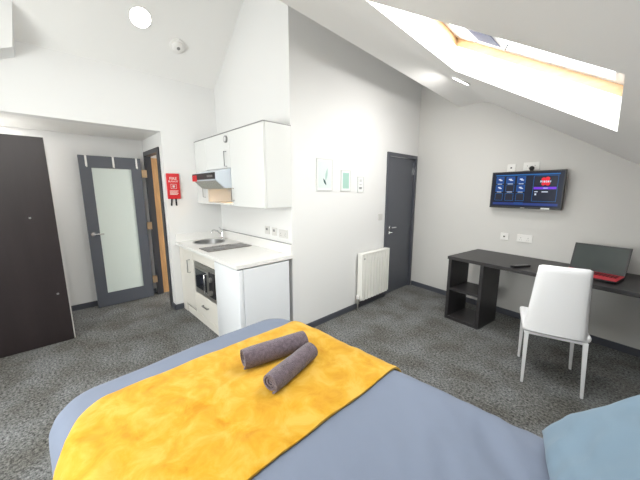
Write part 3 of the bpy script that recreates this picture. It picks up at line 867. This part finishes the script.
pl = obj('pillow', pm, PILLOW, smooth=True, angle=80)
tag(pl, 'light blue pillow leaning at the head of the bed', 'pillow')

# ---- dining chair
ch = thing('dining_chair', 'white faux leather dining chair drawn up to the desk', 'chair', (-0.246, 2.818, 0), math.radians(14.5))
for sx in (-1, 1):
    for sy in (-1, 1):
        bm = new_bm()
        x = sx * 0.180; y = 0.205 * sy
        xt = sx * 0.172 - 0.016; yt = y * 0.92
        bb = bmesh.ops.create_cone(bm, cap_ends=True, segments=4, radius1=0.0125, radius2=0.020, depth=0.425)
        bmesh.ops.rotate(bm, verts=bb['verts'], cent=(0, 0, 0), matrix=Matrix.Rotation(PI / 4, 3, 'Z'))
        for v in bb['verts']:
            t = v.co.z / 0.425 + 0.5
            v.co += Vector((x + (xt - x) * t, y + (yt - y) * t, 0.2125))
        bmesh.ops.bevel(bm, geom=[e for e in bm.edges], offset=0.003, segments=2, affect='EDGES')
        obj('leg', bm, LEGW, ch, smooth=True)
obj('seat_frame', box(-0.205, 0.172, -0.20, 0.21, 0.408, 0.426, bev=0.004), LEGW, ch)
bm = new_bm(); bx(bm, -0.218, 0.186, -0.195, 0.235, 0.427, 0.478, bev=0.02, seg=4); obj('seat', bm, LEATHER, ch, smooth=True, angle=60)
def chair_back():
    bm = new_bm(); NU, NV = 14, 22; F = []; Bk = []
    for j in range(NV + 1):
        t = j / NV
        z = 0.447 + t * 0.528
        hw = 0.182 - 0.034 * max(0, (t - 0.10) / 0.90) ** 0.9
        yc = -0.212 - 0.050 * t ** 1.3
        fr_ = []; bk_ = []
        for i in range(NU + 1):
            u = 2 * i / NU - 1
            rnd = 1.0
            tt = 0.019 * (1 - abs(u) ** 8) ** 0.5 * (1 - (max(0, t - 0.93) / 0.07) ** 2) ** 0.5 if t < 1 else 0.004
            tt = max(tt, 0.004)
            zz = z - (0.012 * abs(u) ** 12 if t > 0.9 else 0)
            cur = 0.018 * u * u
            fr_.append(bm.verts.new((u * hw - 0.026, yc + tt + cur, zz))); bk_.append(bm.verts.new((u * hw - 0.026, yc - tt + cur, zz)))
        F.append(fr_); Bk.append(bk_)
    for j in range(NV):
        for i in range(NU):
            bm.faces.new((F[j][i], F[j][i + 1], F[j + 1][i + 1], F[j + 1][i])); bm.faces.new((Bk[j][i + 1], Bk[j][i], Bk[j + 1][i], Bk[j + 1][i + 1]))
        bm.faces.new((F[j][0], F[j + 1][0], Bk[j + 1][0], Bk[j][0])); bm.faces.new((F[j + 1][NU], F[j][NU], Bk[j][NU], Bk[j + 1][NU]))
    for i in range(NU):
        bm.faces.new((F[0][i + 1], F[0][i], Bk[0][i], Bk[0][i + 1])); bm.faces.new((F[NV][i], F[NV][i + 1], Bk[NV][i + 1], Bk[NV][i]))
    return bm
obj('backrest', chair_back(), LEATHER, ch, smooth=True, angle=70)

# ---- television
TVu, TVz = 1.15, 1.50
tv = thing('television', 'wall television showing a blue tiled menu above the desk', 'television', gw(1.485, -0.10, 1.505), GA)
obj('wall_bracket', boxes((-0.10, 0.10, 0.085, 0.099, -0.10, 0.10), (-0.03, 0.03, 0.03, 0.085, -0.05, 0.05)), BLACKP, tv)
TW, THH = 0.345, 0.203
obj('casing', boxes((-TW, TW, -0.005, 0.025, -THH, THH), (-0.20, 0.20, 0.025, 0.05, -0.14, 0.12), bev=0.003), BLACKP, tv)
scn = obj('screen', box(-TW + 0.012, TW - 0.012, -0.0062, -0.0052, -THH + 0.020, THH - 0.012), SCR, tv)
def panel(name, x0, x1, z0, z1, m, lift=0.0004, par=scn):
    return obj(name, box(x0, x1, -0.0063 - lift, -0.0063, z0, z1), m, par)
panel('menu_tile', -0.30, 0.30, 0.158, 0.170, LINEB)
cols = [(-0.29, -0.215), (-0.185, -0.105), (-0.075, 0.0)]
rows = [(0.075, 0.145), (-0.015, 0.055), (-0.115, -0.04)]
for ri, (z0, z1) in enumerate(rows):
    for ci, (x0, x1) in enumerate(cols):
        panel('tile_outline', x0 - 0.003, x1 + 0.003, z0 - 0.003, z1 + 0.003, LINEB, 0.0002)
        dark = (ri == 2) or (ri == 1 and ci == 1)
        t_ = panel('menu_tile', x0, x1, z0, z1, TILED if dark else TILE)
        if not dark:
            panel('menu_icon', x0 + 0.022, x1 - 0.028, z0 + 0.036, z0 + 0.050, SWHITE, 0.0010)
            panel('menu_icon', x0 + 0.036, x1 - 0.014, z0 + 0.028, z0 + 0.038, SWHITE, 0.0010)
        if ri < 2: panel('menu_caption', x0 + 0.014, x1 - 0.014, z0 - 0.010, z0 - 0.004, SWHITE, 0.0006)
bm = new_bm()
for (a0, a1, b0, b1) in ((0.077, 0.29, 0.147, 0.150), (0.077, 0.29, -0.120, -0.117), (0.077, 0.080, -0.117, 0.147), (0.287, 0.29, -0.117, 0.147)):
    bx(bm, a0, a1, -0.0068, -0.0063, b0, b1)
obj('preview_border', bm, LINEB, scn)
panel('preview_picture', 0.085, 0.282, 0.050, 0.142, TILED)
bm = new_bm()
for k, (cx_, cz_, rr_) in enumerate(((0.185, 0.088, 0.034), (0.165, 0.112, 0.018), (0.205, 0.066, 0.020), (0.200, 0.116, 0.020), (0.166, 0.064, 0.016))):
    lathe(bm, [(rr_, 0), (rr_, 0.0004)], 16, Matrix.Translation((cx_, -0.0068, cz_)) @ Matrix.Rotation(PI / 2, 4, 'X'))
obj('preview_burst', bm, SRED, scn)['label'] = 'red burst'
bm = new_bm()
for (a0, a1, b0, b1) in ((0.112, 0.124, 0.088, 0.106), (0.128, 0.132, 0.084, 0.106), (0.140, 0.156, 0.086, 0.104), (0.162, 0.168, 0.084, 0.106), (0.174, 0.190, 0.086, 0.104), (0.198, 0.204, 0.086, 0.106)):
    bx(bm, a0 + 0.026, a1 + 0.026, -0.0078, -0.0073, b0 - 0.008, b1 - 0.008)
obj('preview_caption', bm, SWHITE, scn)
panel('preview_bar', 0.085, 0.282, 0.008, 0.032, SPURP, 0.0006)
panel('preview_caption', 0.17, 0.21, 0.017, 0.023, SWHITE, 0.0012)
panel('preview_caption', 0.095, 0.125, -0.022, -0.014, SWHITE, 0.0006)
panel('preview_caption', 0.160, 0.215, -0.024, -0.014, SWHITE, 0.0006)
panel('preview_caption', 0.100, 0.115, -0.055, -0.036, SWHITE, 0.0006)
panel('menu_bar', -0.31, 0.31, -0.165, -0.140, SBAR)
panel('menu_button', -0.09, 0.0, -0.158, -0.135, TILE, 0.001)
obj('label_sticker', box(0.17, 0.245, -0.0062, -0.0052, -THH + 0.001, -THH + 0.017), PAPER, tv)
obj('badge', box(-0.02, 0.02, -0.0062, -0.0052, -THH + 0.006, -THH + 0.011), STEEL, tv)

# ---- laptop
def look(uv): return gw(*uv)
lp = thing('laptop', 'open laptop with red keyboard deck and black screen on the desk', 'laptop', (-0.08, 3.515, DT), math.radians(-12))
obj('base', box(-0.19, 0.19, -0.25, 0.0, 0.004, 0.022, bev=0.004), BLACKP, lp)
for fx in (-0.17, 0.15):
    for fy in (-0.23, -0.04): obj('foot', box(fx, fx + 0.02, fy, fy + 0.02, 0.0, 0.0045), BLACKP, lp)
obj('keyboard_deck', box(-0.189, 0.189, -0.249, -0.003, 0.0205, 0.0245, bev=0.001), REDL, lp)['label'] = 'red keyboard deck'
bm = new_bm()
for rr_ in range(5):
    for k in range(14):
        bx(bm, -0.165 + k * 0.0238, -0.165 + k * 0.0238 + 0.019, -0.05 - rr_ * 0.022, -0.033 - rr_ * 0.022, 0.0245, 0.0262)
obj('keys', bm, KEYS, lp)
obj('touchpad', box(-0.05, 0.05, -0.235, -0.165, 0.0245, 0.0250), REDL, lp)
LT = Matrix.Translation((0, 0.004, 0.020)) @ Matrix.Rotation(math.radians(-17), 4, 'X')
bm = box(-0.19, 0.19, 0.0, 0.008, 0.0, 0.248, bev=0.003, rot=LT)
ld = obj('lid', bm, BLACKP, lp)
obj('screen', box(-0.176, 0.176, -0.0012, -0.0002, 0.022, 0.236, rot=LT), SCREENL, ld)

# ---- remote control
rm = thing('remote_control', 'black remote control lying on the desk by the chair', 'remote control', (-0.605, 3.315, DT), math.radians(-32))
obj('body', box(-0.022, 0.022, -0.10, 0.10, 0.0005, 0.020, bev=0.006), BLACKP, rm, smooth=True)
bm = new_bm()
for i in range(3):
    for j in range(7): bx(bm, -0.015 + i * 0.011, -0.007 + i * 0.011, -0.07 + j * 0.022, -0.058 + j * 0.022, 0.020, 0.0215)
obj('buttons', bm, GREYPL, rm)


# ---- rolled towels
def towel(name, label, p0, p1, r, z, group):
    p0 = Vector(p0); p1 = Vector(p1); d = (p1 - p0); L = d.length
    az = math.atan2(d.y, d.x)
    t = thing(name, label, 'towel', ((p0.x + p1.x) / 2, (p0.y + p1.y) / 2, z - r), az, group)
    bm = new_bm()
    turns = 3.3; n_ = 130; ct = 0.0062
    NL = 26
    R0 = 0.004
    outer = []; inner = []
    pitch = (r - R0) / turns
    for j in range(NL + 1):
        x = -L / 2 + L * j / NL
        e = abs(2 * j / NL - 1)
        sag = 1 - 0.06 * e ** 10
        ro = []; ri = []
        for k in range(n_ + 1):
            a = turns * 2 * PI * k / n_
            rad = R0 + pitch * a / (2 * PI)
            tel = 0.0
            if j in (0, NL): tel = (1 - rad / r) * -0.016 * (1 if j == NL else -1)
            nz = 1 + (0.045 * noise.noise(Vector((x * 9, a % (2 * PI), 2))) + 0.02 * noise.noise(Vector((x * 30, math.cos(a) * 2, math.sin(a) * 2)))) * (rad / r)
            sq = 0.93 if math.sin(-a + 1.0) < 0 else 1.0
            y_ = math.cos(a + 2.4) * rad * sag * nz; z_ = math.sin(a + 2.4) * rad * sag * nz
            ro.append(bm.verts.new((x + tel, y_, max(z_, -r * 0.97) + r)))
            rad2 = max(rad - 0.0098, 0.001)
            ri.append(bm.verts.new((x + tel, math.cos(a + 2.4) * rad2 * sag * nz, max(math.sin(a + 2.4) * rad2 * sag * nz, -r * 0.95) + r)))
        outer.append(ro); inner.append(ri)
    for j in range(NL):
        for k in range(n_):
            bm.faces.new((outer[j][k], outer[j][k + 1], outer[j + 1][k + 1], outer[j + 1][k]))
            bm.faces.new((inner[j][k + 1], inner[j][k], inner[j + 1][k], inner[j + 1][k + 1]))
        for k in (0, n_): bm.faces.new((outer[j][k], outer[j + 1][k], inner[j + 1][k], inner[j][k]))
    for j in (0, NL):
        for k in range(n_): bm.faces.new((outer[j][k], outer[j][k + 1], inner[j][k + 1], inner[j][k]))
    obj('cloth', bm, TOWEL, t, smooth=True, angle=50)
    bm = new_bm(); tube(bm, [(-L / 2 + 0.05, 0, r), (L / 2 - 0.05, 0, r)], r * 0.80, 20); obj('core', bm, TOWEL, t, smooth=True)
    return t
TZ = BZ + 0.024
towel('rolled_towel', 'taupe rolled towel lying behind, farther from the duvet', (-1.218, 0.622, 0), (-1.150, 0.975, 0), 0.056, TZ + 0.057, 'rolled towels on the throw')
towel('rolled_towel', 'taupe rolled towel in front, its spiral end facing the viewer', (-0.972, 0.618, 0), (-1.050, 0.935, 0), 0.050, TZ + 0.051, 'rolled towels on the throw')


# ---- pictures
def picture(y0, y1, z0, z1, label, art):
    t = thing('framed_picture', label, 'picture', (XM, (y0 + y1) / 2, z0), 0, 'small framed pictures on the long white wall')
    f = 0.010
    obj('frame', boxes((XM + 0.001, XM + 0.012, y0, y1, z0, z0 + f), (XM + 0.001, XM + 0.012, y0, y1, z1 - f, z1), (XM + 0.001, XM + 0.012, y0, y0 + f, z0 + f, z1 - f), (XM + 0.001, XM + 0.012, y1 - f, y1, z0 + f, z1 - f)), PFRAME, t, world=True)
    pr = obj('print', box(XM + 0.001, XM + 0.008, y0 + f, y1 - f, z0 + f, z1 - f), PAPER, t, world=True)
    art(t, y0, y1, z0, z1)
def leafshape(bm, y, z, L, wd, ang, x):
    pts = []
    for k in range(17):
        s = k / 16; pts.append((s * L, wd * math.sin(PI * s) * (1 - 0.3 * s)))
    for k in range(15, 0, -1):
        s = k / 16; pts.append((s * L, -wd * math.sin(PI * s) * (1 - 0.3 * s)))
    ca, sa = math.cos(ang), math.sin(ang)
    prism(bm, [(x, y + a * ca - b_ * sa, z + a * sa + b_ * ca) for a, b_ in pts], (0.0006, 0, 0))
def art1(t, y0, y1, z0, z1):
    obj('printed_ground', box(XM + 0.008, XM + 0.0085, y0 + 0.022, y1 - 0.022, z0 + 0.03, z1 - 0.03), MINTP, t, world=True)
    bm = new_bm(); leafshape(bm, 2.175, 1.60, 0.135, 0.018, math.radians(78), XM + 0.0086); obj('printed_leaf', bm, MINTM, t, world=True)
    bm = new_bm(); leafshape(bm, 2.185, 1.555, 0.085, 0.014, math.radians(122), XM + 0.0093); obj('printed_leaf', bm, INK, t, world=True)['label'] = 'dark green leaf'
def art2(t, y0, y1, z0, z1):
    obj('printed_block', box(XM + 0.008, XM + 0.0085, y0 + 0.028, y1 - 0.028, z0 + 0.032, z1 - 0.03), MINT, t, world=True)
def art3(t, y0, y1, z0, z1):
    obj('printed_band', box(XM + 0.008, XM + 0.0085, y0 + 0.035, y1 - 0.035, z0 + 0.125, z1 - 0.03), INKL, t, world=True)
    obj('printed_band', box(XM + 0.008, XM + 0.0085, y0 + 0.035, y1 - 0.035, z0 + 0.085, z0 + 0.105), INKL, t, world=True)
    obj('printed_band', box(XM + 0.008, XM + 0.0085, y0 + 0.03, y1 - 0.03, z0 + 0.04, z0 + 0.068), INKG, t, world=True)
picture(2.045, 2.280, 1.497, 1.828, 'largest framed print, pale green with leaf drawing, nearest the kitchenette', art1)
picture(2.420, 2.585, 1.490, 1.728, 'middle framed print with a plain mint green rectangle', art2)
picture(2.715, 2.828, 1.475, 1.662, 'smallest framed print with grey marks, nearest the door', art3)


# ---- sockets and switches
def plate_x(y, z, w_, h_, label, cat, name):      # on the picture wall
    t = thing(name, label, cat, (XM, y, z))
    obj('plate', box(XM + 0.0005, XM + 0.010, y - w_ / 2, y + w_ / 2, z - h_ / 2, z + h_ / 2, bev=0.002), PLATE, t, world=True)
    obj('rocker', box(XM + 0.010, XM + 0.014, y - 0.012, y + 0.012, z - 0.02, z + 0.02, bev=0.001), PLATE, t, world=True)
plate_x(3.215, 1.15, 0.085, 0.085, 'white light switch on the picture wall beside the grey door', 'light switch', 'light_switch')

def plate_k(x, z, w_, label, gang, group='sockets above the worktop'):
    t = thing('wall_socket', label, 'socket', (x, YK, z), 0, group)
    obj('plate', box(x - w_ / 2, x + w_ / 2, YK - 0.011, YK - 0.0005, z - 0.043, z + 0.043, bev=0.002), PLATE, t, world=True)
    if gang == 0:
        obj('rocker', box(x - 0.014, x + 0.014, YK - 0.017, YK - 0.011, z + 0.0, z + 0.024), GREYPL, t, world=True)['label'] = 'grey rocker switch'
    else:
        for s in (-1, 1):
            obj('socket_holes', boxes((x + s * 0.038 - 0.003, x + s * 0.038 + 0.003, YK - 0.0115, YK - 0.0109, z - 0.002, z + 0.006), (x + s * 0.038 - 0.012, x + s * 0.038 - 0.006, YK - 0.0115, YK - 0.0109, z - 0.02, z - 0.016), (x + s * 0.038 + 0.006, x + s * 0.038 + 0.012, YK - 0.0115, YK - 0.0109, z - 0.02, z - 0.016)), BLACKP, t, world=True)
            obj('rocker', box(x + s * 0.02 - 0.006, x + s * 0.02 + 0.006, YK - 0.014, YK - 0.0112, z + 0.015, z + 0.03), PLATE, t, world=True)
plate_k(-2.625, 1.075, 0.086, 'leftmost of the three white plates above the worktop, grey rocker', 0)
plate_k(-2.490, 1.072, 0.086, 'middle of the three white plates above the worktop, grey rocker', 0)
plate_k(-2.335, 1.065, 0.146, 'double socket, rightmost of the three white plates above the worktop', 1)

def plate_g(u, z, w_, label, cat='socket', name='wall_socket', kind='double', group=None):
    t = thing(name, label, cat, gw(u, 0, z), GA, group)
    obj('plate', box(-w_ / 2, w_ / 2, -0.011, -0.0005, -0.042, 0.042, bev=0.002), PLASTIC, t)
    if kind == 'double':
        for s in (-1, 1):
            obj('socket_holes', boxes((s * 0.036 - 0.003, s * 0.036 + 0.003, -0.0118, -0.0109, -0.002, 0.008), (s * 0.036 - 0.012, s * 0.036 - 0.007, -0.0118, -0.0109, -0.022, -0.017), (s * 0.036 + 0.007, s * 0.036 + 0.012, -0.0118, -0.0109, -0.022, -0.017)), GREYPL, t)
            obj('rocker', box(s * 0.016 - 0.006, s * 0.016 + 0.006, -0.014, -0.0112, 0.014, 0.030), PLASTIC, t)
    else:
        obj('aerial_port', box(-0.008, 0.008, -0.016, -0.011, -0.008, 0.008), BLACKP, t)
plate_g(1.300, 0.957, 0.086, 'small square white wall plate above the desk', kind='single')
plate_g(1.510, 0.960, 0.150, 'wide white double socket above the desk')
plate_g(1.295, 1.757, 0.086, 'small white aerial plate above the left of the television', kind='single', cat='wall plate', name='aerial_plate')
plate_g(1.490, 1.765, 0.150, 'wide white double socket above the television')
cm = thing('webcam', 'small round black device perched on top of the television', 'webcam', gw(1.525, -0.085, 1.708), GA)
bm = new_bm(); bmesh.ops.create_uvsphere(bm, u_segments=20, v_segments=12, radius=0.024, matrix=Matrix.Translation((0, -0.005, 0.028))); obj('body', bm, BLACKP, cm, smooth=True)
obj('clip', box(-0.012, 0.012, -0.015, 0.012, 0.0, 0.012), BLACKP, cm)

# ---- fire blanket
fb = thing('fire_blanket', 'red fire blanket pouch with black pull tabs on the wall by the kitchenette', 'fire blanket', (XL, 1.13, 1.40))
bm = new_bm(); bx(bm, XL + 0.001, XL + 0.028, 1.062, 1.205, 1.40, 1.70, bev=0.006, seg=3)
obj('pouch', bm, REDC, fb, world=True, smooth=True)
for y in (1.105, 1.150):
    bm = new_bm(); prism(bm, [(XL + 0.008, y - 0.008, 1.402), (XL + 0.008, y + 0.010, 1.402), (XL + 0.008, y + (0.012 if y > 1.12 else 0.0), 1.318), (XL + 0.008, y - (0.006 if y > 1.12 else 0.018), 1.318)], (0.005, 0, 0))
    obj('pull_tab', bm, STRAP, fb, world=True)
def text_part(s, size, x, y, z, m, parent):
    cu = bpy.data.curves.new('txt', 'FONT'); cu.body = s; cu.size = size; cu.extrude = 0.0004; cu.align_x = 'CENTER'
    o = bpy.data.objects.new('txt', cu); COL.objects.link(o)
    bpy.context.view_layer.update()
    me = bpy.data.meshes.new_from_object(o)
    bpy.data.objects.remove(o)
    R_ = Matrix.Translation((x, y, z)) @ Matrix.Rotation(PI / 2, 4, 'Z') @ Matrix.Rotation(PI / 2, 4, 'X')
    me.transform(root_matrix(parent).inverted() @ R_)
    me.materials.clear(); me.materials.append(m)
    p_ = bpy.data.objects.new('lettering', me); COL.objects.link(p_); p_.parent = parent
    p_['label'] = 'white lettering'
    return p_
text_part('FIRE', 0.046, XL + 0.0285, 1.133, 1.625, PLASTIC, fb)
text_part('BLANKET', 0.026, XL + 0.0285, 1.133, 1.598, PLASTIC, fb)
bm = boxes((XL + 0.028, XL + 0.0288, 1.10, 1.165, 1.52, 1.524), (XL + 0.028, XL + 0.0288, 1.10, 1.165, 1.572, 1.576), (XL + 0.028, XL + 0.0288, 1.10, 1.104, 1.524, 1.572), (XL + 0.028, XL + 0.0288, 1.161, 1.165, 1.524, 1.572), (XL + 0.028, XL + 0.0288, 1.12, 1.145, 1.535, 1.56))
obj('pictogram', bm, INKL, fb, world=True)
bm = new_bm()
for k, z in enumerate((1.492, 1.478, 1.464, 1.450)): bx(bm, XL + 0.028, XL + 0.0288, 1.085, 1.182 - 0.012 * (k % 2), z, z + 0.006)
obj('instruction_lines', bm, PLASTIC, fb, world=True)


# ---- lamps and smoke detector
def downlight(loc, normal, label, r=0.085, power=LAMP_W, color=(1.0, 0.97, 0.93)):
    q = Vector(normal).to_track_quat('Z', 'Y')      # normal points into the room
    t = thing('ceiling_light', label, 'light', loc)
    t.rotation_euler = q.to_euler()
    bm = new_bm(); lathe(bm, [(r * 1.16, 0.0), (r * 1.16, 0.006), (r * 1.02, 0.011), (r * 1.0, 0.004), (r, 0.001)], 40); obj('rim', bm, PLASTIC, t, smooth=True)
    bm = new_bm(); lathe(bm, [(r * 0.99, 0.004), (r * 0.99, 0.009), (r * 0.9, 0.0105)], 40); obj('diffuser', bm, LAMPM, t, smooth=True)
    l = bpy.data.lights.new('lamp_light', 'AREA'); l.shape = 'DISK'; l.size = r * 1.9; l.energy = power; l.color = color
    o = bpy.data.objects.new('lamp_light', l); COL.objects.link(o); o.parent = t
    o.location = (0, 0, 0.014); o.rotation_euler = (PI, 0, 0)
    return t
nl = Vector((LS, 0, -1)).normalized(); nr = Vector((-SLOPE, 0, -1)).normalized()
def on_l(x, y): return (x, y, ZL(x))
def on_r(x, y): return (x, y, ZR(x))
downlight(on_l(-3.338, 0.850), nl, 'round lit ceiling light on the steep slope at left', power=1.2)
downlight((-1.122, 2.822, ZR(-1.122)), nr, 'round lit ceiling light near the ceiling fold above the gable end', r=0.08, power=12.0)
downlight(on_l(-3.338, -0.75), nl, 'added round fill light, unseen on the steep slope behind the viewpoint', power=2.0)  # unseen fitting, added as soft interior fill
downlight(on_r(-1.1, -0.1), nr, 'added round fill light, unseen on the shallow slope near the viewpoint', power=9.0)  # added out of view to lift the left wall and alcove
downlight((-4.46, -0.42, 2.17), (0, 0, -1), 'added round fill light, out of view in the alcove beyond the wardrobe', power=5.0)  # added outside the view to brighten the alcove back wall
sd = thing('smoke_detector', 'round white smoke detector on the steep sloping ceiling', 'smoke detector', on_l(-3.452, 1.205))
sd.scale = (1.45, 1.45, 1.3)
sd.rotation_euler = nl.to_track_quat('Z', 'Y').to_euler()
bm = new_bm(); lathe(bm, [(0.052, 0.0), (0.052, 0.012), (0.046, 0.016)], 36); obj('base', bm, PLASTIC, sd, smooth=True)
bm = new_bm(); lathe(bm, [(0.040, 0.0155), (0.038, 0.030), (0.026, 0.038), (0.010, 0.039)], 36); obj('cover', bm, PLASTIC, sd, smooth=True)
bm = new_bm(); lathe(bm, [(0.012, 0.0385), (0.010, 0.042)], 20); obj('test_button', bm, GREYPL, sd, smooth=True)
